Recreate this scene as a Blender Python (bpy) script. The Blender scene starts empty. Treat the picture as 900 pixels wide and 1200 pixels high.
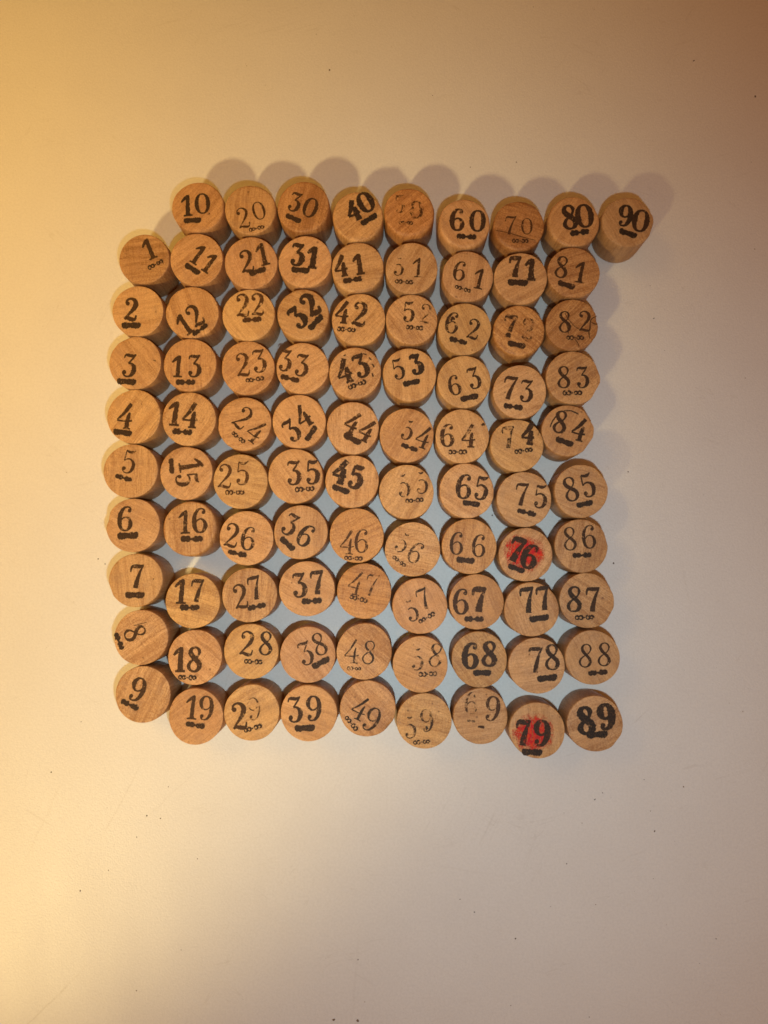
import bpy, bmesh, math, random
from mathutils import Vector, noise

# ------------------------------------------------------------------ camera, world, lights, exposure
scene = bpy.context.scene
col = scene.collection
MM = 0.001

cam_data = bpy.data.cameras.new('camera')
cam_data.sensor_fit = 'HORIZONTAL'
cam_data.sensor_width = 36.0
cam_data.lens = 34.4
cam_data.clip_start = 0.01
cam_data.clip_end = 20.0
cam = bpy.data.objects.new('camera', cam_data)
cam.location = (0, 0, 0.278)
cam.rotation_mode = 'XYZ'
cam.rotation_euler = (math.radians(3.6596), math.radians(0.6649), 0)
col.objects.link(cam)
scene.camera = cam

world = bpy.data.worlds.new('World')
scene.world = world
world.use_nodes = True
world.node_tree.nodes['Background'].inputs[0].default_value = (1.0, 0.385, 0.105, 1)
world.node_tree.nodes['Background'].inputs[1].default_value = 0.345

def spot(name, loc, target, color, power, radius, angle, blend):
    d = bpy.data.lights.new(name, 'SPOT')
    d.color = color
    d.energy = power
    d.shadow_soft_size = radius
    d.spot_size = math.radians(angle)
    d.spot_blend = blend
    o = bpy.data.objects.new(name, d)
    o.location = loc
    o.rotation_euler = (Vector(target) - Vector(loc)).to_track_quat('-Z', 'Y').to_euler()
    col.objects.link(o)
    return o

# the camera's own flash, just below the lens, and the warm room lamp to the lower left
spot('camera_flash', (0.018, -0.043, 0.279), (0.022, -0.055, 0), (0.70, 0.912, 0.985), 1.88, 0.004, 118, 1.0)
spot('room_lamp', (-0.404, -0.502, 0.55), (-0.160, 0.025, 0), (1.0, 0.745, 0.313), 23.0, 0.026, 33.5, 0.8)
glow = bpy.data.lights.new('warm_fill', 'AREA')  # soft warm fill added at upper left so ambient light fades rightwards
glow.shape = 'DISK'; glow.size = 0.36; glow.color = (1, .56, .085); glow.energy = 0.172; glow.spread = math.radians(47)
glow_ob = bpy.data.objects.new('warm_fill', glow)
glow_ob.location = (-0.36, 0.24, 0.34)
glow_ob.rotation_euler = (Vector((-0.19, 0.10, 0)) - Vector(glow_ob.location)).to_track_quat('-Z', 'Y').to_euler()
col.objects.link(glow_ob)

scene.view_settings.view_transform = 'Standard'
scene.view_settings.look = 'None'
scene.view_settings.exposure = 0.0
scene.view_settings.gamma = 1.0
scene.cycles.filter_width = 1.6

# ------------------------------------------------------------------ material helpers
def new_mat(name):
    m = bpy.data.materials.new(name)
    m.use_nodes = True
    nt = m.node_tree
    nt.nodes.clear()
    return m, nt

class NT:
    """tiny helper to wire shader nodes"""
    def __init__(self, nt): self.nt = nt
    def n(self, t, **kw):
        nd = self.nt.nodes.new(t)
        for k, v in kw.items(): setattr(nd, k, v)
        return nd
    def put(self, sock, v):
        if hasattr(v, 'is_output'): self.nt.links.new(v, sock)
        else: sock.default_value = v
    def math(self, op, a, b=0.0, c=0.0, clamp=False):
        nd = self.n('ShaderNodeMath', operation=op, use_clamp=clamp)
        self.put(nd.inputs[0], a); self.put(nd.inputs[1], b); self.put(nd.inputs[2], c)
        return nd.outputs[0]
    def vmath(self, op, a, b=(0, 0, 0)):
        nd = self.n('ShaderNodeVectorMath', operation=op)
        self.put(nd.inputs[0], a); self.put(nd.inputs[1], b)
        return nd.outputs[0]
    def noise(self, vec, scale, detail=3.0, rough=0.5):
        nd = self.n('ShaderNodeTexNoise')
        self.put(nd.inputs['Vector'], vec)
        nd.inputs['Scale'].default_value = scale
        nd.inputs['Detail'].default_value = detail
        nd.inputs['Roughness'].default_value = rough
        return nd.outputs['Fac']
    def smooth(self, v, lo, hi, a=0.0, b=1.0):
        nd = self.n('ShaderNodeMapRange', interpolation_type='SMOOTHSTEP')
        self.put(nd.inputs['Value'], v)
        self.put(nd.inputs['From Min'], lo); self.put(nd.inputs['From Max'], hi)
        self.put(nd.inputs['To Min'], a); self.put(nd.inputs['To Max'], b)
        return nd.outputs[0]
    def mix(self, fac, a, b, blend='MIX'):
        nd = self.n('ShaderNodeMix', data_type='RGBA', blend_type=blend)
        self.put(nd.inputs[0], fac); self.put(nd.inputs[6], a); self.put(nd.inputs[7], b)
        return nd.outputs[2]
    def attr(self, name):
        return self.n('ShaderNodeAttribute', attribute_type='OBJECT', attribute_name=name)
    def combine(self, x, y, z):
        nd = self.n('ShaderNodeCombineXYZ')
        self.put(nd.inputs[0], x); self.put(nd.inputs[1], y); self.put(nd.inputs[2], z)
        return nd.outputs[0]

def wood_material():
    m, nt = new_mat('beech_wood'); k = NT(nt)
    tc = k.n('ShaderNodeTexCoord')
    p = k.vmath('MULTIPLY', tc.outputs['Object'], (1000, 1000, 1000))
    vr = k.n('ShaderNodeVectorRotate', rotation_type='Z_AXIS')
    k.put(vr.inputs['Vector'], p); k.put(vr.inputs['Angle'], k.attr('grain').outputs['Fac'])
    off = k.vmath('MULTIPLY', k.attr('shift').outputs['Vector'], (1, 1, 1))
    q = k.vmath('ADD', vr.outputs[0], off)
    # gentle waviness
    wv = k.noise(k.vmath('MULTIPLY', q, (.16, .16, .03)), 1.0, 2)
    sx = k.n('ShaderNodeSeparateXYZ'); k.put(sx.inputs[0], q)
    xw = k.math('MULTIPLY_ADD', wv, 1.5, sx.outputs[0])
    qw = k.combine(xw, sx.outputs[1], sx.outputs[2])
    broad = k.noise(k.vmath('MULTIPLY', qw, (.22, .03, .012)), 1.0, 2)
    rings = k.noise(k.vmath('MULTIPLY', qw, (.62, .022, .02)), 1.0, 2)
    fine = k.noise(k.vmath('MULTIPLY', qw, (2.6, .16, .05)), 1.0, 4, .65)
    rays = k.noise(k.vmath('MULTIPLY', qw, (.12, 2.3, .3)), 1.0, 3, .6)
    pores = k.noise(k.vmath('MULTIPLY', q, (4.5, 4.5, .6)), 1.0, 2, .6)
    blot = k.noise(k.vmath('MULTIPLY', q, (.14, .14, .1)), 1.0, 3)
    g = k.math('MULTIPLY', k.smooth(rings, .42, .70), .30)
    g = k.math('MULTIPLY_ADD', k.smooth(fine, .42, .66), .32, g)
    g = k.math('MULTIPLY_ADD', k.smooth(rays, .48, .70), .20, g)
    g = k.math('MULTIPLY_ADD', k.smooth(broad, .42, .66), .22, g)
    g = k.math('MULTIPLY_ADD', k.smooth(k.noise(q, 1.7, 4, .8), .40, .64), .44, g)
    contrast = k.attr('figure').outputs['Fac']
    g = k.math('MULTIPLY', g, contrast, clamp=True)
    light = (.565, .328, .146, 1); dark = (.255, .112, .036, 1)
    c = k.mix(g, light, dark)
    c = k.mix(k.math('MULTIPLY', k.smooth(pores, .58, .70), .55), c, (.24, .115, .045, 1))
    c = k.mix(k.math('MULTIPLY', k.smooth(blot, .48, .68), .28), c, (.47, .245, .10, 1))
    # small dents and grime picked up in play
    vd = k.n('ShaderNodeTexVoronoi', feature='F1'); k.put(vd.inputs['Vector'], q); vd.inputs['Scale'].default_value = .42
    sd = k.n('ShaderNodeSeparateColor'); k.put(sd.inputs[0], vd.outputs['Color'])
    dsz = k.math('MULTIPLY', k.math('POWER', sd.outputs[0], 4.0), .19)
    dwob = k.math('MULTIPLY_ADD', k.math('SUBTRACT', k.noise(q, 2.2, 2), .5), .16, vd.outputs['Distance'])
    dent = k.smooth(k.math('SUBTRACT', dwob, dsz), -.03, .03, 1, 0)
    dent = k.math('MULTIPLY', dent, k.smooth(sd.outputs[1], .2, .9, .1, .7))
    c = k.mix(dent, c, (.13, .055, .022, 1))
    grime = k.noise(k.vmath('ADD', q, (55, 21, 9)), .20, 4, .65)
    c = k.mix(k.smooth(grime, .50, .68, 0, .36), c, (.30, .165, .085, 1))
    # a few thin late-wood lines
    ln = k.math('ABSOLUTE', k.math('SUBTRACT', rings, .53))
    c = k.mix(k.math('MULTIPLY', k.smooth(ln, 0.0, .013, .55, 0.0), contrast), c, (.27, .125, .045, 1))
    c = k.mix(1.0, c, k.attr('tone').outputs['Color'], 'MULTIPLY')
    b = k.n('ShaderNodeBsdfPrincipled')
    k.put(b.inputs['Base Color'], c)
    k.put(b.inputs['Roughness'], k.smooth(blot, .3, .7, .46, .62))
    b.inputs['Specular IOR Level'].default_value = .38
    bump = k.n('ShaderNodeBump'); bump.inputs['Strength'].default_value = .8
    bump.inputs['Distance'].default_value = 0.00014
    hgt = k.math('ADD', k.math('MULTIPLY', fine, .8), k.math('MULTIPLY', pores, 1.0))
    hgt = k.math('MULTIPLY_ADD', k.noise(q, .9, 3), .9, hgt)
    k.put(bump.inputs['Height'], hgt)
    k.put(b.inputs['Normal'], bump.outputs[0])
    o = k.n('ShaderNodeOutputMaterial'); k.put(o.inputs[0], b.outputs[0])
    return m

def ink_material():
    m, nt = new_mat('stamped_ink'); k = NT(nt)
    tc = k.n('ShaderNodeTexCoord')
    p = k.vmath('MULTIPLY', tc.outputs['Object'], (1000, 1000, 1000))
    q = k.vmath('ADD', p, k.attr('shift').outputs['Vector'])
    big = k.noise(q, .55, 2); med = k.noise(q, 1.7, 3, .6); fin = k.noise(q, 6.5, 2, .6)
    v = k.math('MULTIPLY', big, .55)
    v = k.math('MULTIPLY_ADD', med, .30, v)
    v = k.math('MULTIPLY_ADD', fin, .22, v)          # centred near .53
    fade = k.attr('fade').outputs['Fac']
    thr = k.math('MULTIPLY_ADD', fade, .42, .335)
    a = k.smooth(k.math('SUBTRACT', v, thr), -.03, .11)
    a = k.math('MULTIPLY', a, k.math('SUBTRACT', .97, k.math('MULTIPLY', fade, .15)))
    brown = k.attr('brown').outputs['Fac']
    c = k.mix(brown, (.016, .012, .010, 1), (.075, .029, .010, 1))
    c = k.mix(k.math('MULTIPLY', k.smooth(k.noise(q, 2.4, 3, .7), .48, .64), .50), c, (.105, .052, .022, 1))
    b = k.n('ShaderNodeBsdfPrincipled')
    k.put(b.inputs['Base Color'], c)
    b.inputs['Roughness'].default_value = .55
    b.inputs['Specular IOR Level'].default_value = .15
    bump = k.n('ShaderNodeBump'); bump.inputs['Strength'].default_value = .6
    bump.inputs['Distance'].default_value = 0.00012
    k.put(bump.inputs['Height'], med); k.put(b.inputs['Normal'], bump.outputs[0])
    t = k.n('ShaderNodeBsdfTransparent')
    mx = k.n('ShaderNodeMixShader')
    k.put(mx.inputs[0], a); k.put(mx.inputs[1], t.outputs[0]); k.put(mx.inputs[2], b.outputs[0])
    o = k.n('ShaderNodeOutputMaterial'); k.put(o.inputs[0], mx.outputs[0])
    return m

def red_material():
    m, nt = new_mat('red_stain_ink'); k = NT(nt)
    tc = k.n('ShaderNodeTexCoord')
    p = k.vmath('MULTIPLY', tc.outputs['Object'], (1000, 1000, 1000))
    ln = k.n('ShaderNodeVectorMath', operation='LENGTH')
    k.put(ln.inputs[0], k.vmath('MULTIPLY', p, (.85, 1.0, 0)))
    r = ln.outputs['Value']
    q = k.vmath('ADD', p, k.attr('shift').outputs['Vector'])
    big = k.noise(q, .42, 3, .6); fin = k.noise(q, 2.4, 3, .65)
    e = k.math('MULTIPLY_ADD', k.math('SUBTRACT', big, .5), 7.0, r)
    e = k.math('MULTIPLY_ADD', k.math('SUBTRACT', fin, .5), 8.0, e)
    a = k.smooth(e, 3.6, 7.0, .96, 0.0)
    streak = k.noise(k.vmath('MULTIPLY', q, (2.6, .5, 1.0)), 1.0, 3, .6)
    a = k.math('MULTIPLY', a, k.smooth(streak, .36, .54, .45, 1.0))
    c = k.mix(k.smooth(k.noise(q, .9, 3), .4, .62), (.44, .010, .018, 1), (.55, .045, .016, 1))
    b = k.n('ShaderNodeBsdfPrincipled')
    k.put(b.inputs['Base Color'], c); b.inputs['Roughness'].default_value = .6; b.inputs['Specular IOR Level'].default_value = .12
    t = k.n('ShaderNodeBsdfTransparent')
    mx = k.n('ShaderNodeMixShader')
    k.put(mx.inputs[0], a); k.put(mx.inputs[1], t.outputs[0]); k.put(mx.inputs[2], b.outputs[0])
    o = k.n('ShaderNodeOutputMaterial'); k.put(o.inputs[0], mx.outputs[0])
    return m

# thin scuffs on the table, in millimetres (x0, y0, x1, y1, half width, strength)
SCUFFS = [(-109, -146, -150, -186, .30, .22), (-92, -72, -110, -108, .25, .16), (-70, -76, -96, -100, .22, .13),
          (-98, -170, -120, -186, .3, .16), (-122, -80, -140, -120, .35, .10), (150, -60, 132, -84, .3, .12),
          (20, 128, 48, 120, .3, .08), (-12, -130, -16, -180, .4, .08), (88, -62, 96, -55, .2, .2),
          (50, 132, 80, 142, .3, .08), (112, -20, 108, 2, .3, .1), (10, -112, 40, -116, .3, .07)]

def table_material():
    m, nt = new_mat('off_white_laminate'); k = NT(nt)
    tc = k.n('ShaderNodeTexCoord')
    p = k.vmath('MULTIPLY', tc.outputs['Object'], (1000, 1000, 0))
    base = (.600, .580, .560, 1)
    mot = k.noise(p, .035, 4, .6)
    c = k.mix(k.smooth(mot, .35, .65), base, (.588, .566, .545, 1))
    gr = k.noise(p, 1.15, 3, .65)
    c = k.mix(k.smooth(gr, .35, .68, 0, .30), c, (.46, .44, .42, 1))
    # grime specks
    vo = k.n('ShaderNodeTexVoronoi', feature='F1'); k.put(vo.inputs['Vector'], p)
    vo.inputs['Scale'].default_value = .20
    sp = k.n('ShaderNodeSeparateColor'); k.put(sp.inputs[0], vo.outputs['Color'])
    size = k.math('MULTIPLY', k.math('POWER', sp.outputs[0], 6.0), .060)
    wob = k.math('MULTIPLY_ADD', k.math('SUBTRACT', k.noise(p, 1.4, 2), .5), .03, vo.outputs['Distance'])
    spk = k.smooth(k.math('SUBTRACT', wob, size), -.004, .012, 1, 0)
    spk = k.math('MULTIPLY', spk, k.smooth(sp.outputs[1], .2, .95, .14, .75))
    c = k.mix(spk, c, (.20, .15, .11, 1))
    # hairline scuffs running every way
    for ang, sc in ((.5, .09), (2.1, .07), (1.3, .11)):
        vr = k.n('ShaderNodeVectorRotate', rotation_type='Z_AXIS'); k.put(vr.inputs['Vector'], p); vr.inputs['Angle'].default_value = ang
        hl = k.math('ABSOLUTE', k.math('SUBTRACT', k.noise(k.vmath('MULTIPLY', vr.outputs[0], (sc * 2.2, sc * .16, 0)), 1.0, 2), .5))
        gate = k.smooth(k.noise(k.vmath('ADD', p, (ang * 900, 0, 0)), .045, 2), .54, .66)
        c = k.mix(k.math('MULTIPLY', k.smooth(hl, 0, .006, .17, 0), gate), c, (.33, .29, .25, 1))
    # soft greasy smears
    sm = k.noise(k.vmath('MULTIPLY', p, (.055, .02, 0)), 1.0, 4, .6)
    c = k.mix(k.smooth(sm, .55, .75, 0, .035), c, (.42, .38, .34, 1))
    xy = k.n('ShaderNodeSeparateXYZ'); k.put(xy.inputs[0], p)
    jit = k.math('MULTIPLY', k.math('SUBTRACT', k.noise(p, .12, 2), .5), 2.2)
    tot = None
    for x0, y0, x1, y1, hw, s in SCUFFS:
        L = math.hypot(x1 - x0, y1 - y0); ux, uy = (x1 - x0) / L, (y1 - y0) / L
        dx = k.math('SUBTRACT', xy.outputs[0], x0); dy = k.math('SUBTRACT', xy.outputs[1], y0)
        t = k.math('ADD', k.math('MULTIPLY', dx, ux), k.math('MULTIPLY', dy, uy))
        d = k.math('SUBTRACT', k.math('MULTIPLY', dx, -uy), k.math('MULTIPLY', dy, -ux))
        d = k.math('ABSOLUTE', k.math('ADD', d, jit))
        a = k.math('MULTIPLY', k.smooth(d, hw * .3, hw * 1.8, s, 0), k.smooth(t, 0, L * .3))
        a = k.math('MULTIPLY', a, k.smooth(t, L * .6, L, 1, 0))
        tot = a if tot is None else k.math('ADD', tot, a)
    tot = k.math('MULTIPLY', tot, k.smooth(k.noise(p, .5, 3), .3, .6, .3, 1))
    c = k.mix(tot, c, (.27, .22, .17, 1))
    b = k.n('ShaderNodeBsdfPrincipled')
    k.put(b.inputs['Base Color'], c)
    k.put(b.inputs['Roughness'], k.smooth(sm, .3, .7, .46, .50))
    b.inputs['Specular IOR Level'].default_value = .6
    bump = k.n('ShaderNodeBump'); bump.inputs['Strength'].default_value = .6
    bump.inputs['Distance'].default_value = 0.00013
    k.put(bump.inputs['Height'], k.noise(p, 1.5, 2, .5))
    k.put(b.inputs['Normal'], bump.outputs[0])
    o = k.n('ShaderNodeOutputMaterial'); k.put(o.inputs[0], b.outputs[0])
    return m

def dust_material():
    m, nt = new_mat('dust_crumb'); k = NT(nt)
    tc = k.n('ShaderNodeTexCoord')
    v = k.noise(k.vmath('MULTIPLY', tc.outputs['Object'], (1000, 1000, 1000)), .05, 2)
    b = k.n('ShaderNodeBsdfPrincipled')
    k.put(b.inputs['Base Color'], k.mix(k.smooth(v, .35, .65), (.035, .025, .018, 1), (.16, .10, .06, 1)))
    b.inputs['Roughness'].default_value = .8
    o = k.n('ShaderNodeOutputMaterial'); k.put(o.inputs[0], b.outputs[0])
    return m

WOOD, INK, RED, TABLE, DUST = wood_material(), ink_material(), red_material(), table_material(), dust_material()

# ------------------------------------------------------------------ mesh helpers
def link_mesh(name, verts, faces, mat, parent=None, smooth=False, sharp=None):
    me = bpy.data.meshes.new(name)
    me.from_pydata(verts, [], faces)
    me.materials.append(mat)
    me.update()
    if smooth:
        me.polygons.foreach_set('use_smooth', [True] * len(me.polygons))
        if sharp: me.set_sharp_from_angle(angle=math.radians(sharp))
    o = bpy.data.objects.new(name, me)
    col.objects.link(o)
    if parent: o.parent = parent
    return o

# ------------------------------------------------------------------ setting: the table top
def build_table():
    bm = bmesh.new()
    bmesh.ops.create_cube(bm, size=1.0)
    bmesh.ops.scale(bm, vec=(1.3, 1.5, 0.024), verts=bm.verts)
    bmesh.ops.translate(bm, vec=(0, 0, -0.012), verts=bm.verts)
    bmesh.ops.bevel(bm, geom=list(bm.edges), offset=0.003, segments=3, affect='EDGES')
    me = bpy.data.meshes.new('table_top'); bm.to_mesh(me); bm.free()
    me.materials.append(TABLE)
    o = bpy.data.objects.new('table_top', me); col.objects.link(o)
    o['kind'] = 'structure'
    o['label'] = 'off-white laminate table top with faint scuffs under the wooden tokens'
    o['category'] = 'table'
build_table()

# ------------------------------------------------------------------ lettering: pen strokes (x, y, width) in a box one unit high
STROKES = {
'0': [('c', [(.27, .5, .17), (.235, .76, .135), (.13, .93, .07), (0, .97, .045), (-.13, .93, .07), (-.235, .76, .135),
             (-.27, .5, .17), (-.235, .24, .135), (-.13, .07, .07), (0, .03, .045), (.13, .07, .07), (.235, .24, .135)])],
'1': [('o', [(.07, .99, .07), (.065, .9, .14), (.045, .65, .15), (.03, .3, .165), (.03, .04, .18)]),
      ('o', [(.08, .94, .10), (-.03, .86, .13), (-.14, .77, .10), (-.24, .66, .05)]),
      ('o', [(-.17, .03, .055), (.03, .045, .075), (.23, .03, .055)])],
'2': [('o', [(-.21, .74, .05), (-.17, .89, .06), (-.02, .965, .065), (.14, .90, .12), (.21, .74, .16), (.15, .55, .15), (.02, .38, .10),
             (-.12, .22, .06), (-.25, .06, .06)]),
      ('o', [(-.25, .06, .05), (-.13, .11, .10), (.0, .075, .14), (.14, .05, .12), (.22, .10, .07), (.255, .25, .035)]),
      ('b', (-.145, .745, .085))],
'3': [('o', [(-.235, .78, .03), (-.20, .90, .06), (-.09, .915, .12), (.05, .90, .12), (.16, .93, .08), (.23, .985, .03)]),
      ('o', [(.215, .96, .045), (.10, .77, .055), (-.03, .585, .05)]),
      ('o', [(-.04, .575, .05), (.09, .575, .075), (.205, .46, .145), (.225, .28, .17), (.15, .10, .12), (.02, .025, .055),
             (-.12, .05, .055), (-.21, .17, .05)]),
      ('b', (-.15, .19, .092))],
'4': [('o', [(.17, 1.0, .13), (.06, .80, .14), (-.08, .57, .10), (-.28, .33, .05)]),
      ('o', [(-.285, .31, .05), (-.05, .305, .05), (.15, .315, .055), (.295, .36, .06)]),
      ('o', [(.165, .66, .05), (.135, .52, .13), (.12, .30, .15), (.115, .05, .155)]),
      ('o', [(-.04, .03, .045), (.115, .045, .065), (.27, .03, .045)])],
'5': [('o', [(-.155, .97, .045), (-.05, .905, .12), (.08, .905, .13), (.17, .95, .07), (.215, 1.0, .025)]),
      ('o', [(-.155, .95, .045), (-.165, .74, .05), (-.18, .52, .045)]),
      ('o', [(-.18, .525, .045), (-.07, .605, .06), (.08, .60, .08), (.205, .47, .15), (.22, .29, .17), (.145, .10, .12), (.01, .025, .055),
             (-.13, .06, .055), (-.205, .18, .045)]),
      ('b', (-.14, .195, .088))],
'5b': [('o', [(-.06, .955, .025), (.0, .90, .09), (.08, .905, .10), (.15, .95, .04)]),
      ('o', [(-.10, .575, .03), (-.01, .615, .06), (.11, .58, .09), (.21, .45, .15), (.22, .28, .16), (.145, .10, .11), (.01, .025, .05),
             (-.13, .06, .05), (-.205, .18, .045)]),
      ('b', (-.14, .195, .085))],
'6': [('o', [(.205, .84, .045), (.15, .945, .055), (.03, .97, .05), (-.10, .90, .10), (-.205, .70, .15), (-.235, .45, .175), (-.205, .22, .15),
             (-.12, .07, .09), (.0, .025, .05), (.13, .08, .10), (.215, .27, .16), (.165, .47, .11), (.05, .56, .05), (-.08, .53, .045), (-.17, .43, .035)]),
      ('b', (.145, .825, .08))],
'7': [('o', [(-.25, .66, .03), (-.245, .80, .06), (-.19, .89, .10), (-.06, .90, .135), (.09, .91, .13), (.19, .95, .07), (.235, .985, .03)]),
      ('o', [(.22, .95, .045), (.12, .70, .075), (.045, .42, .13), (.005, .18, .16), (-.005, .03, .17)])],
'8': [('o', [(.17, .70, .05), (.19, .82, .09), (.12, .935, .07), (.0, .97, .045), (-.125, .91, .09), (-.165, .77, .145), (-.08, .62, .155), (.06, .50, .15),
             (.19, .36, .15), (.215, .21, .145), (.13, .07, .09), (.0, .025, .045), (-.14, .075, .075), (-.215, .22, .11), (-.16, .37, .08), (-.06, .47, .05)]),
      ('o', [(-.08, .455, .05), (.03, .54, .05), (.13, .63, .05), (.175, .72, .05)])],
}

def catmull(pts, closed, seg):
    n = len(pts); out = []
    rng = range(n if closed else n - 1)
    for i in rng:
        if closed: p0, p1, p2, p3 = pts[i - 1], pts[i], pts[(i + 1) % n], pts[(i + 2) % n]
        else: p0, p1, p2, p3 = pts[max(0, i - 1)], pts[i], pts[i + 1], pts[min(n - 1, i + 2)]
        for s in range(seg):
            t = s / seg; t2 = t * t; t3 = t2 * t
            out.append([.5 * (2 * b + (c - a) * t + (2 * a - 5 * b + 4 * c - d) * t2 + (3 * b - a - 3 * c + d) * t3)
                        for a, b, c, d in zip(p0, p1, p2, p3)])
    if not closed: out.append(list(pts[-1]))
    return out

class Sheet:
    """collects ink strokes as thin sheets; z rises a hair along every stroke so no two faces share a plane"""
    def __init__(self, seed): self.v = []; self.f = []; self.z = 0.0; self.rnd = random.Random(seed)
    def stroke(self, pts, closed, size, wt, rough=.11, seg=7):
        pts = catmull(pts, closed, seg); n = len(pts); base = len(self.v)
        j = self.rnd.uniform(0, 100)
        for i, (x, y, w) in enumerate(pts):
            if closed: a, b = pts[i - 1], pts[(i + 1) % n]
            else: a, b = pts[max(0, i - 1)], pts[min(n - 1, i + 1)]
            tx, ty = b[0] - a[0], b[1] - a[1]; L = math.hypot(tx, ty) or 1e-6
            nx, ny = -ty / L, tx / L
            w = max(.05, (w * 1.03 + .022) * wt + (wt - 1) * .06)
            hl = w * .5 * (1 + rough * 2.6 * noise.noise((j + i * .55, 1.3, 0)))
            hr = w * .5 * (1 + rough * 2.6 * noise.noise((j + i * .55, 7.9, 0)))
            z = self.z + i * .00045
            self.v.append(((x + nx * hl) * size, (y + ny * hl) * size, z))
            self.v.append(((x - nx * hr) * size, (y - ny * hr) * size, z))
        for i in range(n if closed else n - 1):
            a = base + 2 * i; b = base + 2 * ((i + 1) % n)
            self.f.append((a + 1, b + 1, b, a))
        self.z += .00045 * n + .002
    def ball(self, x, y, r, size, rough=.08, n=16):
        base = len(self.v); j = self.rnd.uniform(0, 100)
        for i in range(n):
            t = 2 * math.pi * i / n
            q = r * (1 + rough * 2 * noise.noise((math.cos(t) * .9 + j, math.sin(t) * .9, 3)))
            self.v.append(((x + q * math.cos(t)) * size, (y + q * math.sin(t)) * size, self.z))
        self.f.append(tuple(range(base, base + n)))
        self.z += .002

def digit_sheet(glyph, h, wt, seed):
    s = Sheet(seed)
    flip = glyph == '9'
    for item in STROKES['6' if flip else glyph]:
        if item[0] == 'b':
            x, y, r = item[1]; y -= .5
            if flip: x, y = -x, -y
            s.ball(x, y, r * (.55 + .45 * wt), h)
        else:
            pts = [(x, y - .5, w) for x, y, w in item[1]]
            if flip: pts = [(-x, -y, w) for x, y, w in pts]
            s.stroke(pts, item[0] == 'c', h, wt)
    return s

def mark_sheet(kind, L, wt, seed):
    """the little curled flourish that underlines every number: 's' crisp, 'm' partly clogged, 'b' clogged to a bar"""
    s = Sheet(seed)
    if kind in 'sm':
        w = (.074 if kind == 's' else .115) * (.5 + .5 * wt)
        for cx in (-.385, -.185, .185, .385):
            rx, ry = .092 * s.rnd.uniform(.85, 1.1), .100 * s.rnd.uniform(.8, 1.15)
            gap = s.rnd.uniform(0, 6.28)
            pts = []
            for q in range(9):
                a = gap + q * (2 * math.pi - .45) / 8
                pts.append((cx + rx * math.cos(a), ry * math.sin(a), w * (.8 + .35 * math.sin(a + 1.0))))
            s.stroke(pts, False, L, 1.0, .10, 5)
        s.ball(0, 0, .040, L)
        if kind == 'm':
            s.stroke([(-.49, 0, .10), (-.29, .01, .20), (-.15, 0, .18), (0, 0, .08), (.17, 0, .19), (.30, -.01, .21), (.49, .01, .10)], False, L, 1.0, .15, 7)
    else:
        w = .29
        s.stroke([(-.50, 0, .12), (-.42, .005, w * .95), (-.25, -.01, w), (-.12, .01, w * .85), (0, 0, w * .80), (.14, .0, w * .98),
                  (.30, -.01, w), (.42, .01, w * .9), (.50, 0, .12)], False, L, 1.0, .13, 6)
    return s

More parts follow.
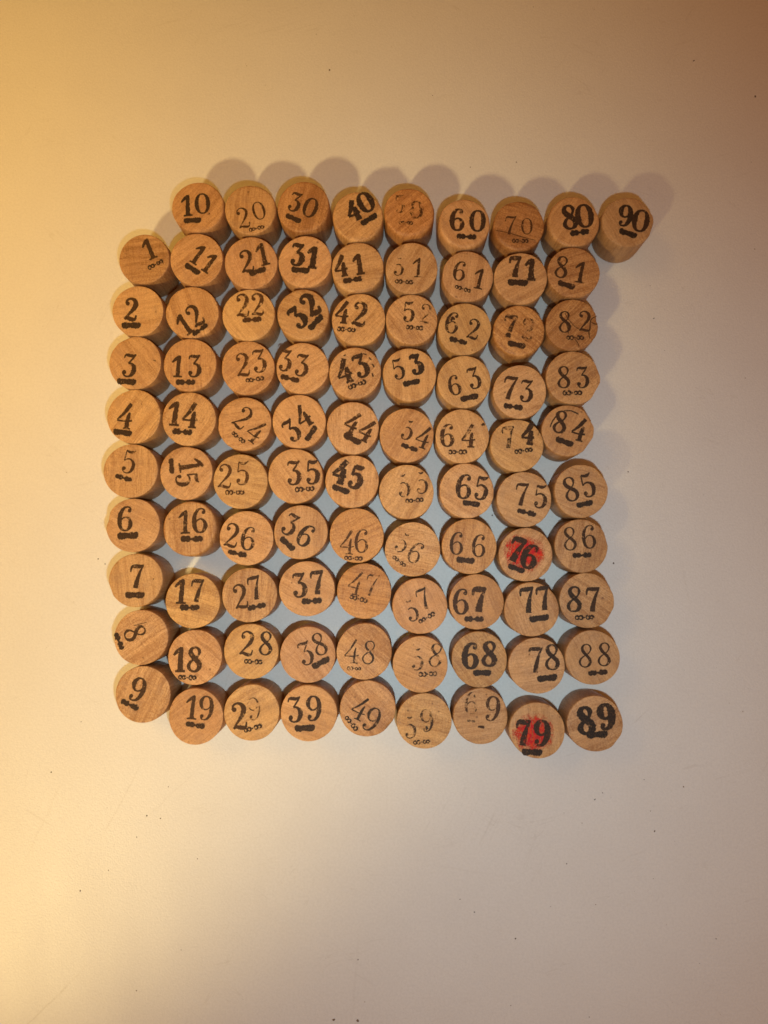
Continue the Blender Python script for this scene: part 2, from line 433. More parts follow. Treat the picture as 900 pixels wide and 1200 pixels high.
# ------------------------------------------------------------------ the tokens
# number, x, y, radius (mm), digits (glyph, dx, dy, height, tilt, weight, fade), flourish (dx, dy, length, tilt, kind), weight, fade, brown
TOKENS = [
 (1,-91.46,110.32,9.44,[('1',1.64,3.81,8.26,24,1.0,0.0)],(4.22,-2.08,6.15,28,'s'),1.0,0.05,0.2),
 (2,-93.53,90.86,9.49,[('2',-2.6,0.71,8.49,-3,1.0,0.0)],(-2.32,-5.32,7.09,0,'b'),1.15,0,0.2),
 (3,-94.0,71.52,9.76,[('3',-2.23,-0.87,8.87,-8,1.0,0.0)],(-3.0,-6.98,7.06,-4,'b'),1.0,0.05,0.2),
 (4,-93.96,51.68,9.87,[('4',-3.22,0.17,9.52,-8,1.0,0.0)],(-3.99,-5.88,6.89,-8,'b'),0.95,0.05,0.2),
 (5,-94.78,31.81,9.91,[('5',-0.87,3.4,8.79,-10,1.0,0.0)],(-2.59,-2.6,6.04,-16,'m'),0.8,0.1,0.3),
 (6,-93.41,12.07,9.77,[('6',-2.73,2.41,9.02,-3,1.0,0.0)],(-1.77,-3.74,7.64,3,'b'),0.95,0.1,0.3),
 (7,-91.97,-7.63,9.7,[('7',0.32,1.35,8.97,-4,1.0,0.0)],(-0.15,-5.27,6.92,0,'b'),1.0,0.05,0.3),
 (8,-89.63,-27.94,9.8,[('8',-2.26,1.64,7.98,-67,1.0,0.0)],(-7.97,-1.25,6.22,-66,'m'),0.95,0.05,0.2),
 (9,-88.75,-48.05,9.93,[('9',-1.96,1.72,8.62,-20,1.0,0.0)],(-4.62,-3.59,6.52,-24,'m'),1.0,0.05,0.2),
 (10,-71.93,129.93,9.73,[('1',-4.13,0.68,8.28,5,1.0,0.0),('0',1.63,1.37,7.86,4,1.0,0.0)],(-1.92,-5.1,6.45,2,'b'),1.0,0,0.2),
 (11,-72.08,109.97,9.84,[('1',0.54,1.99,7.83,-33,1.0,0.0),('1',4.8,-1.25,7.82,-33,1.0,0.0)],(-1.47,-3.51,6.42,-33,'b'),1.0,0.05,0.2),
 (12,-73.39,90.18,9.73,[('1',-2.95,-4.39,8.47,36,1.0,0.0),('2',0.83,-1.22,8.48,36,1.0,0.0)],(2.87,-6.53,6.25,38,'m'),1.0,0.05,0.2),
 (13,-73.81,70.6,9.75,[('1',-4.55,-0.47,8.17,-2,1.0,0.0),('3',1.56,-0.35,8.44,-2,1.0,0.0)],(-1.67,-6.44,6.7,0,'m'),1.0,0.05,0.3),
 (14,-73.91,50.82,9.86,[('1',-5.31,1.97,9.1,-5,1.0,0.0),('4',0.44,1.26,9.37,-5,1.0,0.0)],(-2.42,-4.85,6.88,-4,'m'),1.05,0.05,0.3),
 (15,-74.62,31.03,9.66,[('1',1.74,2.82,9.05,-80,1.0,0.0),('5',0.31,-2.14,8.36,-82,1.0,0.0)],(-5.41,2.55,5.63,-85,'b'),0.95,0.08,0.4),
 (16,-72.8,10.84,9.94,[('1',-2.07,2.47,8.6,2,1.0,0.0),('6',3.54,2.95,9.01,2,1.0,0.0)],(0.57,-3.74,7.5,0,'m'),0.95,0.1,0.3),
 (17,-71.47,-15.04,9.85,[('1',-4.39,3.49,8.96,-2,1.0,0.0),('7',1.6,3.7,8.55,-4,1.0,0.0)],(-1.16,-2.37,6.77,0,'m'),1.0,0.05,0.2),
 (18,-70.29,-34.93,9.74,[('1',-5.49,-0.72,8.9,0,1.0,0.0),('8',-0.21,-0.71,8.9,-3,1.0,0.0)],(-2.6,-7.11,6.53,-2,'s'),1.1,0.05,0.2),
 (19,-69.73,-55.69,9.81,[('1',-1.49,3.24,8.6,-4,1.0,0.0),('9',3.56,2.92,8.59,-3,1.0,0.0)],(-0.25,-3.03,6.5,-8,'m'),0.9,0.1,0.3),
 (20,-52.36,128.75,9.56,[('2',-2.78,-3.19,8.13,14,1.0,0.0),('0',3.09,-0.49,7.01,17,1.0,0.0)],(2.32,-7.25,5.74,14,'s'),0.75,0.1,0.5),
 (21,-51.9,108.67,9.83,[('2',-1.81,0.53,8.72,12,1.0,0.0),('1',4.1,3.15,8.73,15,1.0,0.0)],(2.42,-3.27,6.41,18,'b'),0.95,0.1,0.3),
 (22,-52.59,89.13,9.63,[('2',-2.39,3.65,8.69,4,1.0,0.0),('2',3.1,3.98,8.48,4,1.0,0.0)],(1.08,-1.82,6.52,3,'m'),0.95,0.12,0.7),
 (23,-52.73,69.51,9.89,[('2',-1.98,1.2,8.85,8,1.0,0.0),('3',4.03,2.59,8.85,5,1.0,0.0)],(2.59,-4.28,6.7,8,'s'),0.9,0.1,0.6),
 (24,-53.69,48.9,9.78,[('2',-0.63,2.24,8.81,-36,1.0,0.0),('4',4.11,-2.77,8.8,-36,1.0,0.0)],(-2.13,-4.98,6.05,-40,'s'),0.8,0.1,0.3),
 (25,-54.85,27.96,9.89,[('2',-5.79,1.93,9.04,-2,1.0,0.0),('5',0.51,2.96,8.77,-2,1.0,0.0)],(-2.14,-4.05,6.84,0,'s'),0.8,0.1,0.8),
 (26,-52.5,7.49,9.81,[('2',-5.45,1.04,8.99,-8,1.0,0.0),('6',0.71,-0.19,8.58,-8,1.0,0.0)],(-3.31,-5.63,6.6,-12,'m'),0.85,0.08,0.3),
 (27,-51.05,-12.84,9.79,[('2',-3.37,-0.51,8.94,12,1.0,0.0),('7',1.89,2.52,8.95,10,1.0,0.0)],(2.51,-4.21,6.36,12,'m'),0.9,0.05,0.2),
 (28,-50.39,-32.79,9.8,[('2',-1.59,2.79,8.91,-4,1.0,0.0),('8',5.17,2.8,8.5,-3,1.0,0.0)],(0.85,-3.68,6.53,-3,'s'),0.9,0.05,0.2),
 (29,-49.84,-54.22,9.9,[('2',-4.52,-1.17,9.52,8,1.0,0.0),('9',0.69,1.36,8.05,8,0.6,0.3)],(0.43,-5.44,6.5,16,'s'),1.0,0.05,0.3),
 (30,-32.78,129.61,9.78,[('3',-3.18,2.04,7.57,-20,1.0,0.0),('0',2.59,-0.3,7.56,-20,1.0,0.0)],(-3.69,-4.3,6.16,-25,'b'),1.0,0.03,0.3),
 (31,-32.15,109.14,9.82,[('3',-2.87,2.79,8.51,-8,1.0,0.0),('1',2.87,1.69,8.37,-6,1.0,0.0)],(-1.64,-3.15,6.76,-5,'b'),1.25,0,0.2),
 (32,-32.62,89.15,9.62,[('3',-2.21,-1.05,8.46,36,1.0,0.0),('2',2.35,3.68,8.75,38,1.0,0.0)],(4.61,-2.84,7.07,48,'b'),1.35,0,0.1),
 (33,-32.76,69.38,9.57,[('3',-6.37,2.88,8.16,-8,1.0,0.0),('3',-0.34,1.11,8.43,-10,1.0,0.0)],(-4.66,-3.92,6.76,-14,'m'),1.0,0.12,0.5),
 (34,-33.89,49.76,9.84,[('3',-2.82,-3.32,8.52,32,1.0,0.0),('4',1.27,1.74,8.53,34,1.0,0.0)],(4.41,-4.37,6.32,56,'b'),1.05,0.08,0.2),
 (35,-35.01,29.81,9.94,[('3',-0.69,1.24,9.03,0,1.0,0.0),('5',6.02,1.44,8.89,0,1.0,0.0)],(3.32,-4.74,6.97,4,'s'),1.0,0.05,0.4),
 (36,-32.96,9.57,9.74,[('3',-3.77,2.84,8.31,-30,1.0,0.0),('6',1.92,-1.25,8.3,-32,1.0,0.0)],(-4.73,-4.17,6.6,-42,'b'),0.95,0.05,0.2),
 (37,-30.58,-10.65,9.94,[('3',-2.83,1.35,8.94,3,1.0,0.0),('7',3.67,2.23,8.94,2,1.0,0.0)],(1.61,-4.38,6.9,3,'m'),1.05,0.05,0.2),
 (38,-30.09,-33.93,9.94,[('3',-0.92,0.49,8.62,16,1.0,0.0),('8',3.98,3.7,8.22,20,1.0,0.0)],(4.63,-2.83,6.86,28,'b'),0.85,0.05,0.2),
 (39,-29.59,-54.26,9.94,[('3',-5.11,1.23,9.12,2,1.0,0.0),('9',1.6,1.58,8.85,0,1.0,0.0)],(-1.37,-5.22,7.16,2,'b'),0.95,0.03,0.2),
 (40,-12.71,125.97,9.44,[('4',-1.88,2.13,7.84,24,1.0,0.0),('0',2.87,5.42,7.7,28,1.0,0.0)],(4.14,-1.07,6.85,32,'b'),1.35,0,0.1),
 (41,-12.72,106.78,9.65,[('4',-6.34,0.61,8.22,10,1.0,0.0),('1',0.28,1.3,7.94,10,1.0,0.0)],(-1.93,-4.68,6.75,8,'m'),1.15,0.08,0.3),
 (42,-12.31,87.3,9.73,[('4',-6.0,2.77,8.46,-8,1.0,0.0),('2',0.25,2.04,9.15,-8,1.0,0.0)],(-4.59,-3.73,6.72,-5,'s'),1.05,0.1,0.4),
 (43,-13.6,67.52,9.56,[('4',-4.07,0.47,9.11,18,1.0,0.0),('3',1.93,2.55,8.83,18,1.0,0.0)],(0.77,-4.44,6.68,20,'s'),1.2,0.1,0.2),
 (44,-14.39,47.38,9.58,[('4',-0.2,1.79,8.38,-26,1.0,0.0),('4',5.02,-0.99,8.37,-28,1.0,0.0)],(-0.12,-4.09,6.99,-28,'b'),1.05,0.12,0.4),
 (45,-14.59,27.88,9.69,[('4',-4.2,3.63,8.75,-16,1.0,0.0),('5',1.41,1.7,8.61,-18,1.0,0.0)],(-4.04,-2.89,6.62,-20,'b'),1.35,0.05,0.2),
 (46,-12.84,8.35,9.82,[('4',-3.46,-2.49,8.7,-3,1.0,0.0),('6',1.84,-1.95,8.56,-3,1.0,0.0)],(-1.2,-8.12,6.58,-3,'s'),0.75,0.15,0.7),
 (47,-10.15,-11.48,9.83,[('4',-3.06,2.87,8.67,-14,1.0,0.0),('7',2.69,2.2,8.26,-14,1.0,0.0)],(-2.03,-2.72,6.56,-14,'s'),0.7,0.25,0.5),
 (48,-10.05,-32.73,9.93,[('4',-4.45,-0.02,8.62,-3,1.0,0.0),('8',1.61,-0.34,8.48,-8,1.0,0.0)],(-3.62,-6.0,4.97,-2,'s'),0.65,0.15,0.1),
 (49,-8.87,-52.84,9.94,[('4',-2.76,0.2,8.57,-26,1.0,0.0),('9',1.47,-3.74,8.83,-28,1.0,0.0)],(-5.76,-5.08,6.16,-50,'s'),0.75,0.1,0.1),
 (50,6.23,127.44,9.44,[('5',-3.68,3.3,6.86,0,1.1,0.0),('0',2.75,1.1,6.64,0,1.4,0.4)],(-1.25,-3.91,5.24,-3,'s'),0.85,0.36,0.5),
 (51,7.09,106.38,9.64,[('5b',-4.92,0.72,7.1,-2,1.0,0.0),('1',2.24,0.33,7.51,-2,1.0,0.0)],(-2.85,-5.12,6.74,-4,'s'),0.8,0.2,0.4),
 (52,7.07,87.12,9.44,[('5',-1.26,2.94,7.76,-3,1.0,0.0),('2',5.11,2.21,7.48,-6,0.8,0.3)],(0.94,-3.06,6.23,-5,'s'),0.9,0.15,0.3),
 (53,6.25,66.93,9.86,[('5',-4.27,2.05,7.86,12,0.85,0.0),('3',2.28,3.78,7.45,12,1.45,0.0)],(0.68,-2.99,6.33,12,'b'),1.0,0,0.1),
 (54,5.18,44.63,9.87,[('5b',0.2,2.07,7.68,-16,1.0,0.0),('4',5.95,-0.7,8.36,-20,1.0,0.0)],(0.8,-4.49,6.02,-20,'m'),0.85,0.1,0.3),
 (55,5.02,24.04,9.85,[('5b',-1.25,2.35,8.6,8,1.0,0.0),('5b',5.24,3.37,8.32,6,1.0,0.0)],(2.83,-3.13,6.61,5,'s'),0.75,0.2,0.3),
 (56,7.24,3.38,9.86,[('5b',-3.84,2.55,7.61,-26,1.0,0.0),('6',1.11,-1.18,8.0,-28,1.0,0.0)],(-4.87,-4.23,5.56,-38,'s'),0.7,0.25,0.4),
 (57,9.71,-16.74,9.94,[('5b',-3.18,-1.62,7.96,20,1.0,0.0),('7',1.29,2.55,7.97,18,1.0,0.0)],(2.41,-4.16,6.54,30,'s'),0.8,0.15,0.2),
 (58,9.86,-37.25,9.91,[('5b',-1.28,1.88,8.2,0,1.0,0.0),('8',5.37,3.22,8.47,-8,1.0,0.0)],(2.53,-3.43,6.51,3,'s'),0.75,0.25,0.2),
 (59,11.15,-57.03,9.72,[('5b',-5.18,-2.15,7.88,5,1.0,0.0),('9',0.84,0.17,7.89,6,1.0,0.0)],(-0.99,-7.26,5.87,5,'s'),0.75,0.25,0.2),
 (60,26.46,122.97,9.44,[('6',-2.5,1.47,8.38,-3,1.0,0.0),('0',4.88,1.0,8.09,-3,1.0,0.0)],(0.66,-5.0,6.83,-3,'m'),1.1,0.05,0.2),
 (61,27.57,103.24,9.44,[('6',-2.83,1.97,7.5,-12,1.0,0.0),('1',4.22,-0.9,7.91,-12,1.0,0.0)],(-1.84,-4.78,6.1,-18,'s'),0.85,0.05,0.2),
 (62,26.31,83.56,9.64,[('6',-4.46,2.33,8.02,-10,1.0,0.0),('2',3.12,-0.02,7.74,-10,1.0,0.0)],(-2.43,-4.36,6.35,-15,'m'),0.85,0.1,0.2),
 (63,25.99,64.13,9.69,[('6',-3.45,-1.28,7.43,12,1.0,0.0),('3',3.44,1.35,8.12,12,1.0,0.0)],(1.87,-5.82,6.66,12,'b'),0.9,0.05,0.2),
 (64,25.23,44.19,9.8,[('6',-5.34,0.31,8.36,-2,1.0,0.0),('4',2.18,0.09,8.49,-2,1.0,0.0)],(-1.82,-5.77,6.63,0,'s'),0.95,0.1,0.4),
 (65,26.67,24.44,9.91,[('6',-0.88,1.54,9.0,-8,1.0,0.0),('5',5.18,0.99,8.72,-10,1.0,0.0)],(1.59,-4.61,6.26,-8,'b'),1.0,0.05,0.2),
 (66,27.46,4.51,9.94,[('6',-4.4,1.08,8.28,-5,1.0,0.0),('6',3.52,0.2,8.27,-5,1.0,0.0)],(-1.39,-5.01,6.57,-5,'b'),0.8,0.08,0.3),
 (67,29.89,-15.24,9.81,[('6',-5.48,0.12,9.18,-2,0.9,0.0),('7',0.93,0.73,9.18,-3,1.25,0.0)],(-1.14,-6.11,6.54,0,'m'),1.05,0.08,0.3),
 (68,30.76,-35.52,9.91,[('6',-3.04,1.25,9.13,-3,1.0,0.0),('8',3.47,1.93,8.86,-3,1.0,0.0)],(0.93,-4.71,6.5,0,'b'),1.2,0.06,0.1),
 (69,30.93,-55.27,9.74,[('6',-3.2,4.61,7.89,-5,0.9,0.34),('9',4.13,2.65,8.82,-8,1.0,0.0)],(-3.38,-1.65,2.81,-5,'s'),0.85,0.12,0.4),
 (70,46.5,122.22,9.44,[('7',-3.16,0.25,7.53,-8,1.0,0.0),('0',2.95,-0.21,6.27,0,1.0,0.22)],(0.38,-5.78,5.99,-2,'s'),0.75,0.05,0.5),
 (71,46.89,102.26,9.62,[('7',-1.89,4.28,8.19,-3,1.0,0.0),('1',3.64,3.33,8.19,-2,1.0,0.0)],(-1.06,-1.54,7.42,-3,'b'),1.25,0.05,0.2),
 (72,46.2,82.98,9.57,[('7',-3.31,1.65,8.84,-12,1.0,0.0),('2',2.88,0.57,8.42,-12,0.9,0.4)],(-0.97,-5.17,6.69,-12,'b'),1.1,0.2,0.3),
 (73,46.21,60.45,9.77,[('7',-3.57,1.44,9.07,-12,1.0,0.0),('3',2.25,0.38,8.38,-8,1.0,0.0)],(-2.62,-5.52,6.65,-8,'m'),0.95,0.05,0.2),
 (74,44.89,40.86,9.63,[('7',-3.04,3.0,8.35,0,1.0,0.22),('4',4.08,4.3,7.94,-6,1.3,0.0)],(2.36,-1.97,6.63,8,'s'),1.0,0.05,0.1),
 (75,47.29,21.34,9.94,[('7',-0.82,1.78,8.71,-8,1.0,0.0),('5',5.69,1.02,8.57,-6,1.0,0.0)],(0.66,-4.77,6.59,-12,'m'),0.9,0.05,0.2),
 (76,47.58,1.52,9.63,[('7',-3.22,1.69,9.35,-22,1.0,0.0),('6',1.48,-0.68,8.66,-20,1.0,0.0)],(-3.5,-4.93,6.22,-20,'b'),1.3,0.1,0.1),
 (77,49.34,-17.85,9.7,[('7',-1.34,3.21,9.58,4,1.0,0.0),('7',4.25,3.89,8.9,6,1.0,0.0)],(2.61,-3.14,7.0,8,'b'),1.05,0.03,0.1),
 (78,50.95,-37.63,9.9,[('7',-0.34,1.99,9.52,-2,1.0,0.0),('8',5.36,2.99,9.12,0,1.0,0.0)],(3.58,-4.3,7.16,6,'b'),0.95,0.1,0.1),
 (79,50.81,-60.18,9.78,[('7',-4.8,-0.9,9.3,-4,1.0,0.0),('9',1.48,-1.03,9.0,-6,1.0,0.0)],(-1.89,-7.51,7.19,-2,'b'),1.2,0.08,0.1),
 (80,66.7,123.72,9.5,[('8',-1.59,1.78,9.2,8,1.0,0.0),('0',3.98,2.18,8.78,8,1.0,0.0)],(2.07,-4.11,6.75,6,'m'),1.18,0,0.1),
 (81,66.19,104.41,9.52,[('8',-4.36,2.05,8.33,-10,1.0,0.0),('1',2.52,0.11,8.18,-10,1.0,0.0)],(-2.74,-4.69,6.37,-18,'b'),0.9,0.1,0.3),
 (82,65.44,84.95,9.57,[('8',-2.68,1.27,8.15,0,1.0,0.0),('2',4.55,1.45,7.94,0,1.0,0.0)],(0.94,-4.72,6.34,0,'s'),0.85,0.05,0.3),
 (83,65.47,65.45,9.83,[('8',-3.43,0.3,8.25,0,1.0,0.0),('3',3.28,0.28,8.11,0,1.0,0.0)],(-0.45,-5.55,7.0,0,'s'),0.9,0.05,0.2),
 (84,63.3,46.19,9.44,[('8',-2.69,3.24,8.35,-12,1.0,0.0),('4',4.09,0.46,8.48,-16,1.0,0.0)],(-1.3,-4.01,6.63,-20,'b'),1.0,0.03,0.2),
 (85,67.53,24.22,9.61,[('8',-3.77,0.73,8.98,14,1.0,0.0),('5',2.23,2.09,8.71,14,1.0,0.0)],(1.23,-4.59,5.98,12,'b'),0.9,0,0.1),
 (86,67.46,4.65,9.63,[('8',-4.13,2.57,8.54,3,1.0,0.0),('6',2.84,3.25,8.53,3,1.0,0.0)],(0.03,-3.38,6.56,2,'m'),0.8,0.05,0.1),
 (87,69.11,-14.8,9.79,[('8',-4.56,0.55,9.16,-2,1.0,0.0),('7',2.09,0.42,9.16,-3,1.0,0.0)],(-1.04,-5.94,6.73,2,'s'),1.0,0.03,0.1),
 (88,70.61,-34.77,9.68,[('8',-2.45,0.68,8.45,-6,1.0,0.0),('8',4.1,1.15,8.45,-3,1.0,0.0)],(1.65,-5.28,6.49,4,'m'),0.8,0.05,0.2),
 (89,71.09,-57.83,9.78,[('8',-3.26,1.1,9.47,5,1.0,0.0),('9',3.87,2.43,8.8,4,1.0,0.0)],(0.64,-3.67,7.46,3,'b'),1.45,0.03,0),
 (90,86.36,123.29,9.44,[('9',-0.97,2.31,8.08,-10,1.0,0.0),('0',4.67,0.35,8.35,-12,1.0,0.0)],(-0.07,-4.34,6.74,-20,'b'),1.15,0.05,0.1),
]

H = 15.0
FLATS = {89: [(-38, .3)], 87: [(28, .45), (-30, .3)], 86: [(15, .4), (60, .3)], 83: [(20, .45), (-30, .5)], 84: [(30, .5), (-35, .6)],
         82: [(8, .35)], 81: [(35, .35)], 90: [(35, .6), (-20, .4)], 85: [(40, .3)], 6: [(165, .4)], 50: [(-80, .25)], 60: [(-120, .3)], 7: [(200, .3)]}
CHIPS = {6: [(170, .5, 9)], 49: [(-38, .5, 8)], 12: [(160, .4, 8), (-60, .35, 10)], 16: [(-25, .4, 14)], 82: [(12, .4, 6), (-35, .35, 6)],
         15: [(75, .35, 8)], 24: [(178, .4, 7)], 36: [(190, .2, 10)], 90: [(-120, .3, 8)], 3: [(115, .3, 10)], 83: [(-90, .3, 7)]}
BEVEL = {50: (1.5, -80), 20: (.9, 90), 80: (1.0, 200), 60: (1.2, -120), 70: (1.1, -135), 16: (1.1, -50), 90: (.5, 60), 72: (1.1, -90), 40: (1.0, -110),
         30: (.9, -60), 10: (.9, -70), 41: (.9, -100), 32: (.8, -80)}
TONE = {1: (.88, .84, .80), 10: (.95, .88, .82), 20: (.92, .90, .86), 30: (.90, .80, .70), 50: (.95, .78, .60), 60: (1.0, .95, .95), 70: (.80, .66, .52), 80: (.93, .86, .78),
        90: (.86, .86, .86), 47: (.94, .82, .66), 57: (1.0, .93, .95), 54: (1.0, .93, .86), 67: (.92, .84, .76), 82: (.90, .82, .70), 81: (.90, .82, .74), 84: (.86, .80, .74),
        72: (1.0, .90, .72), 66: (1.0, .94, .85), 77: (1.0, .98, .96), 48: (1.02, .98, .95), 49: (1.0, .95, .94), 19: (.93, .85, .80), 69: (.94, .92, .90), 79: (1.02, 1.0, .95),
        58: (1.02, .96, .88), 23: (.97, .90, .84), 13: (.98, .92, .86), 86: (.93, .91, .88), 87: (.94, .92, .88), 85: (.93, .91, .88), 89: (.97, .94, .93), 88: (.96, .95, .94), 83: (.93, .90, .85), 46: (.98, .88, .72), 24: (.96, .90, .84)}
FIGURE = {70: 1.35, 82: 1.35, 72: 1.3, 8: 1.25, 48: 1.2, 30: 1.25, 1: 1.1, 43: 1.1, 58: .8, 88: .7, 57: .7, 60: .75, 54: .9, 79: .8, 9: 1.15, 50: 1.15, 81: 1.2, 17: 1.1}
GRAIN = {1: 85, 8: 55, 48: -50, 30: 15, 9: 25, 72: -50, 13: 0, 2: 80, 17: -75, 45: 5, 54: 35, 5: 0, 14: 30, 80: 35, 70: -70, 35: -35, 38: -40}

def add_props(o, seed, **kw):
    r = random.Random(seed)
    o['shift'] = (r.uniform(-400, 400), r.uniform(-400, 400), r.uniform(-90, 90))
    for k, v in kw.items(): o[k] = v

def body_mesh(n, r, h, tx, ty, root):
    rnd = random.Random(1000 + n); N = 72
    bev, bdir = BEVEL.get(n, (rnd.uniform(.22, .5), rnd.uniform(0, 360)))
    amp = rnd.uniform(.05, .12); ph = [rnd.uniform(0, 6.28) for _ in range(3)]
    def rad(a):
        q = r * (1 + 0 * a) + amp * math.cos(2 * a + ph[0]) + amp * .6 * math.cos(3 * a + ph[1]) + .05 * noise.noise((math.cos(a) * 4 + n, math.sin(a) * 4, n * 3.1)) - .06
        for deg, depth in FLATS.get(n, ()):
            d = (a - math.radians(deg) + math.pi) % (2 * math.pi) - math.pi
            if abs(d) < 1.2: q = min(q, (r - depth) / max(.3, math.cos(d)))
        return q
    verts = []; rings = []
    def ring(f, zf, top):
        ids = []
        for i in range(N):
            a = 2 * math.pi * i / N; q = rad(a)
            b = bev * (.55 + .6 * max(0, math.cos(a - math.radians(bdir)))) * (1 + .35 * noise.noise((math.cos(a) * 3, math.sin(a) * 3, n * 1.7)))
            chip = 0
            for deg, depth, width in CHIPS.get(n, ()):
                d = math.degrees((a - math.radians(deg) + math.pi) % (2 * math.pi) - math.pi)
                chip += depth * math.exp(-(d / width) ** 2)
            rr, z = f(q, b, chip), zf(b, chip)
            x, y = rr * math.cos(a), rr * math.sin(a)
            if top: z += tx * x + ty * y
            ids.append(len(verts)); verts.append((x * MM, y * MM, z * MM))
        rings.append(ids)
    ring(lambda q, b, c: q - .5, lambda b, c: 0.0, False)
    ring(lambda q, b, c: q - .12, lambda b, c: .12, False)
    ring(lambda q, b, c: q, lambda b, c: .5, False)
    for z in (4.0, 8.0, 11.5):
        ring(lambda q, b, c: q + .04, lambda b, c, z=z: z, False)
    ring(lambda q, b, c: q - .25 * c, lambda b, c: h - b * 1.25 - c * 1.1, True)
    ring(lambda q, b, c: q - b * .18 - .6 * c, lambda b, c: h - b * .5 - c * .6, True)
    ring(lambda q, b, c: q - b * .48 - .9 * c, lambda b, c: h - b * .14 - c * .25, True)
    ring(lambda q, b, c: q - b * .9 - 1.2 * c, lambda b, c: h, True)
    for fr in (.8, .55, .28):
        ring(lambda q, b, c, fr=fr: r * fr, lambda b, c: h, True)
    faces = []
    for A, B in zip(rings, rings[1:]):
        for i in range(N):
            j = (i + 1) % N
            faces.append((A[i], A[j], B[j], B[i]))
    faces.append(tuple(reversed(rings[0])))
    c = len(verts); verts.append((0, 0, h * MM))
    T = rings[-1]
    for i in range(N): faces.append((T[i], T[(i + 1) % N], c))
    o = link_mesh('body', verts, faces, WOOD, root, True, 32)
    t = TONE.get(n, None)
    if t is None:
        b = rnd.uniform(.92, 1.10); t = (b, b * rnd.uniform(.95, 1.02), b * rnd.uniform(.88, 1.06))
    add_props(o, n * 7 + 3, tone=t, figure=FIGURE.get(n, rnd.uniform(.75, 1.1)), grain=math.radians(GRAIN.get(n, rnd.uniform(-90, 90))))
    return o

def lay(name, sheet, dx, dy, rot, h, tx, ty, lift, root, mat=None, seed=0, **props):
    """lay an ink sheet on the (slightly tilted) end face of a token"""
    ca, sa = math.cos(math.radians(rot)), math.sin(math.radians(rot))
    vs = []
    for x, y, z in sheet.v:
        X, Y = x * ca - y * sa, x * sa + y * ca
        vs.append((X * MM, Y * MM, (tx * X + ty * Y + z) * MM))
    o = link_mesh(name, vs, sheet.f, mat or INK, root)
    o.location = (dx * MM, dy * MM, (h + lift + tx * dx + ty * dy) * MM)
    add_props(o, seed, **props)
    return o

EXTRA = {  # small stray ink marks: name, points (x, y, width mm), brown
10: [('ink_dot', [(4.0, -2.7, .8), (4.5, -2.75, .8)], .2)],
64: [('ink_smudge', [(7.0, 3.9, .6), (7.6, 4.4, .9), (8.1, 3.9, .5)], .5)],
7: [('ink_dot', [(6.2, .5, .4), (6.5, .4, .45)], .3)],
59: [('ink_dot', [(-5.9, 3.6, .5), (-5.6, 3.6, .6)], .3), ('ink_smudge', [(.6, -1.7, .4), (.9, -2.4, .9), (.7, -3.2, .3)], .2)],
69: [('ink_smudge', [(-1.0, -3.6, .5), (.7, -3.7, .9), (1.0, -4.2, .5)], .6)],
73: [('ink_dot', [(-5.6, -.2, .5), (-5.3, -.3, .5)], .4)],
62: [('ink_smudge', [(-4.9, 3.0, .7), (-4.4, 4.2, 1.0), (-3.6, 3.4, .5)], .3)],
43: [('ink_smudge', [(5.0, 5.6, .5), (6.0, 4.6, .4)], .4), ('ink_smudge', [(6.2, 3.2, .5), (7.0, 2.0, .5)], .4), ('ink_smudge', [(6.2, -.2, .4), (6.6, -1.6, .5)], .4),
     ('ink_smudge', [(-4.2, 6.2, .4), (-3.4, 6.6, .5)], .5), ('ink_smudge', [(3.0, 7.0, .4), (4.2, 6.6, .4)], .5)],
82: [('crack', [(8.9, 3.4, .25), (6.9, 2.0, .35), (6.4, -.8, .3), (6.0, -3.0, .35), (6.3, -5.0, .3)], .5), ('crack', [(9.2, .2, .3), (8.0, .4, .3), (7.0, 1.0, .25)], .6),
     ('crack', [(-2.6, 4.6, .2), (-1.2, 2.0, .25), (1.0, -.6, .2), (2.4, -1.4, .2)], .9), ('crack', [(-2.4, 1.6, .3), (-1.6, -1.4, .35), (-1.4, -3.2, .2)], .5),
     ('crack', [(.8, -5.2, .2), (1.8, -6.6, .25), (2.3, -8.0, .2)], .6)],
84: [('crack', [(-6.4, 1.2, .3), (-5.4, 3.6, .5), (-4.0, 5.4, .3)], .3), ('crack', [(-1.4, 7.3, .25), (1.4, 7.2, .5), (4.0, 6.0, .4)], .3)],
70: [('crack', [(-9.0, -1.6, .2), (-4.0, -2.6, .25), (1.0, -4.2, .3), (6.0, -5.6, .2)], .95)],
3: [('crack', [(6.6, 1.0, .25), (7.6, .6, .3)], .3)],
8: [('crack', [(-2.6, 4.2, .25), (2.0, 5.4, .2)], .9)],
74: [('crack', [(7.6, 3.6, .35), (8.2, 5.0, .3)], .2)],
}

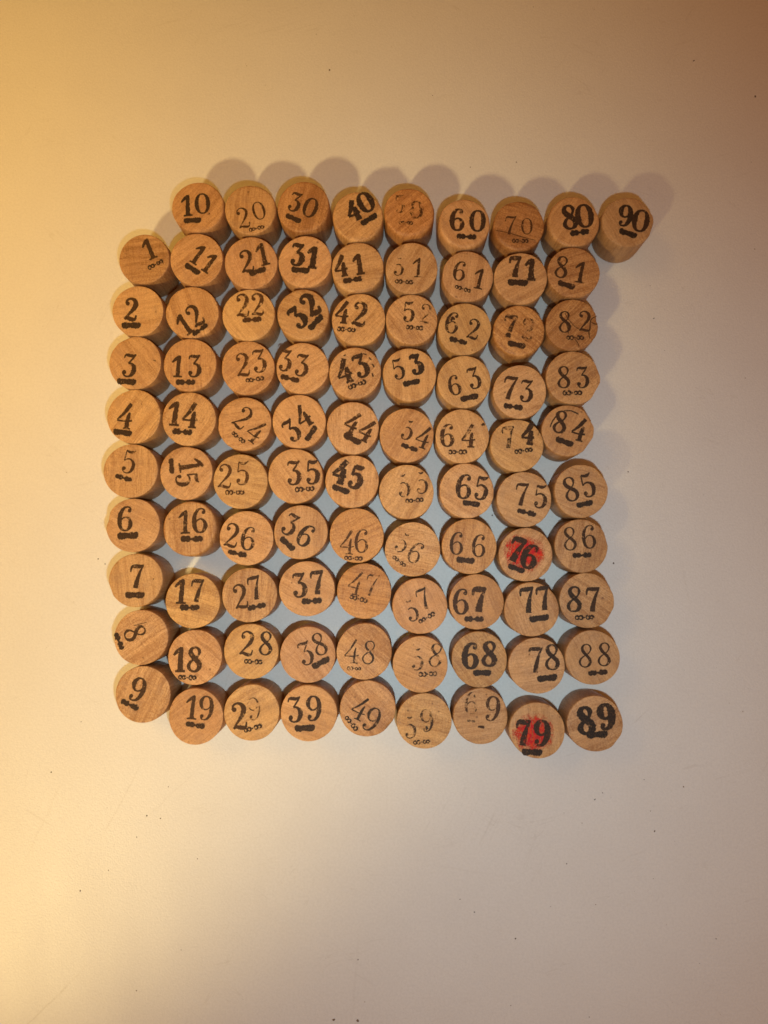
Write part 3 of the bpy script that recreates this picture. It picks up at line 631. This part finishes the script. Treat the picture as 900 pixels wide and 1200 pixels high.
def describe(n, row):
    num, x, y, r, digs, mk, wt, fade, brown = row
    tilt = sum(d[4] for d in digs) / len(digs)
    special = {76: 'over smeared red ink', 79: 'with a red stain behind its digits', 82: 'in thin digits, right rim cracked',
               15: 'turned sideways', 8: 'lying sideways', 50: 'almost rubbed off an orange worn face',
               70: 'in thin digits on dark orange wood', 84: 'with black scratches above its digits', 69: 'with a ghostly half faded six',
               29: 'with bold two and outlined nine', 74: 'with a faint seven and bold four', 90: 'alone past the top right corner',
               43: 'with ink flecks around the digits', 67: 'with a paler six than seven', 52: 'with a broken two and faint flourish', 72: 'with patchy digits and dark bottom rim'}
    if n in special: look = special[n]
    else:
        a = 'heavy black' if wt >= 1.2 else 'thin faded' if (fade >= .2 or (wt <= .75 and fade >= .1)) else 'thin brown' if brown >= .6 else 'thin dark' if wt <= .85 else 'dark'
        t = ' digits leaning left' if tilt > 18 else ' digits leaning right' if tilt < -18 else ' digits'
        if len(digs) == 1: t = t.replace('digits', 'digit')
        look = ('in a ' if len(digs) == 1 else 'in ') + a + t
    if n == 90: place = 'beside token 80'
    elif n in (10, 20, 30, 40, 50, 60, 70, 80): place = 'directly above token %d' % (n + 1)
    elif n == 1: place = 'directly above token 2'
    else: place = 'directly below token %d' % (n - 1)
    return 'round wooden token stamped %d %s, %s' % (n, look, place)

HEIGHT = {90: 15.3}
for row in TOKENS:
    n, x, y, r, digs, mk, wt, fade, brown = row
    rnd = random.Random(n * 31 + 5)
    h = HEIGHT.get(n, H + rnd.uniform(-.35, .35))
    tx, ty = rnd.uniform(-.018, .018), rnd.uniform(-.018, .018)
    root = bpy.data.objects.new('lotto_token', None)
    root.empty_display_size = .01
    root.location = (x * MM, y * MM, 0)
    col.objects.link(root)
    root['label'] = describe(n, row)
    root['category'] = 'lotto token'
    root['group'] = 'numbered wooden lotto tokens standing in ten rows'
    body_mesh(n, r, h, tx, ty, root)
    lift = .02
    if n in (76, 79):
        s = Sheet(n)
        s.ball(0, 0, 7.4, 1.0, .0, 40)
        cx = sum(d[1] for d in digs) / 2; cy = sum(d[2] for d in digs) / 2
        lay('red_stain', s, cx + .3, cy + (0 if n == 76 else -.1), 0, h, tx, ty, lift, root, RED, n * 13)
        lift += .02
    for i, (g, dx, dy, hh, rot, w2, f2) in enumerate(digs):
        s = digit_sheet(g, hh, wt * w2, n * 17 + i)
        lay('digit', s, dx, dy, rot, h, tx, ty, lift + .03 * i, root, None, n * 19 + i, fade=max(fade, f2) + rnd.uniform(.02, .10), brown=min(1, brown + rnd.uniform(0, .25)))
    dx, dy, L, rot, kind = mk
    s = mark_sheet(kind, L, wt, n * 23)
    lay('flourish', s, dx, dy, rot, h, tx, ty, lift + .07, root, None, n * 29, fade=fade * .8, brown=brown)
    for j, (nm, pts, br) in enumerate(EXTRA.get(n, ())):
        s = Sheet(n * 41 + j)
        ox = sum(p[0] for p in pts) / len(pts); oy = sum(p[1] for p in pts) / len(pts)
        s.stroke([(a - ox, b - oy, w) for a, b, w in pts], False, 1.0, 1.0, .2, 6)
        lay(nm, s, ox, oy, 0, h, tx, ty, lift + .10 + .02 * j, root, None, n * 43 + j, fade=.12, brown=br)

# ------------------------------------------------------------------ loose dust and crumbs on the table
def build_dust():
    rnd = random.Random(11); V = []; F = []
    def crumb(x, y, sx, sy, rot):
        base = len(V); ca, sa = math.cos(rot), math.sin(rot); n = 7
        for lev, (k, z) in enumerate(((1.0, .0), (.8, .22), (.3, .34))):
            for i in range(n):
                t = 2 * math.pi * i / n; q = k * rnd.uniform(.75, 1.2)
                a, b = q * sx * math.cos(t), q * sy * math.sin(t)
                V.append(((x + a * ca - b * sa) * MM, (y + a * sa + b * ca) * MM, (z * min(sx, sy) * 2 + .004) * MM))
        for lev in (0, 1):
            for i in range(n):
                j = (i + 1) % n
                F.append((base + lev * n + i, base + lev * n + j, base + (lev + 1) * n + j, base + (lev + 1) * n + i))
        F.append(tuple(base + 2 * n + i for i in range(n)))
    for x, y, s in CRUMBS: crumb(x, y, s, s * rnd.uniform(.5, .9), rnd.uniform(0, 3))
    placed = 0
    while placed < 120:
        x, y = rnd.uniform(-165, 160), rnd.uniform(-190, 225)
        if -112 < x < 100 and -80 < y < 140: continue
        s = .08 + .22 * rnd.random() ** 4
        crumb(x, y, s, s * rnd.uniform(.4, .9), rnd.uniform(0, 3)); placed += 1
    o = link_mesh('table_dust', V, F, DUST, None, True, 40)
    o['kind'] = 'stuff'
    o['label'] = 'tiny dark dust crumbs scattered over the off-white table'
    o['category'] = 'dust'
CRUMBS = [(142.1, 180.7, 0.4675), (118.6, 195.5, 0.425), (-24.8, 192.8, 0.3825), (-115.4, -122.3, 0.425), (-91.3, -95.1, 0.34), (-86.2, -96.1, 0.255), (74.6, -88.6, 0.425), (96.3, -99.9, 0.34), (77.5, -86.2, 0.255), (63.9, -111.7, 0.255), (100.5, 92.3, 0.34), (99.4, 105.1, 0.255), (89.4, 33.0, 0.2975), (44.8, -138.4, 0.2975), (-94.9, -102.9, 0.255), (-127.4, -79.4, 0.2975), (-83.5, -84.6, 0.255), (117.7, -138.0, 0.2975), (107.3, -83.9, 0.2975), (-21.5, -167.3, 0.68), (-12.8, -167.5, 0.595), (-93.8, -157.6, 0.255), (-105.1, -114.9, 0.2125), (48.5, 154.7, 0.2975), (30.5, 152.8, 0.255), (15.9, 182.0, 0.2125), (83.2, -1.6, 0.3825), (-111.8, 0.0, 0.2975), (-109.1, -1.9, 0.255), (3.3, 61.7, 0.2975), (29.8, 17.8, 0.425), (37.8, 16.5, 0.34), (29.9, -129.1, 0.255), (74.2, -126.2, 0.255)]

build_dust()
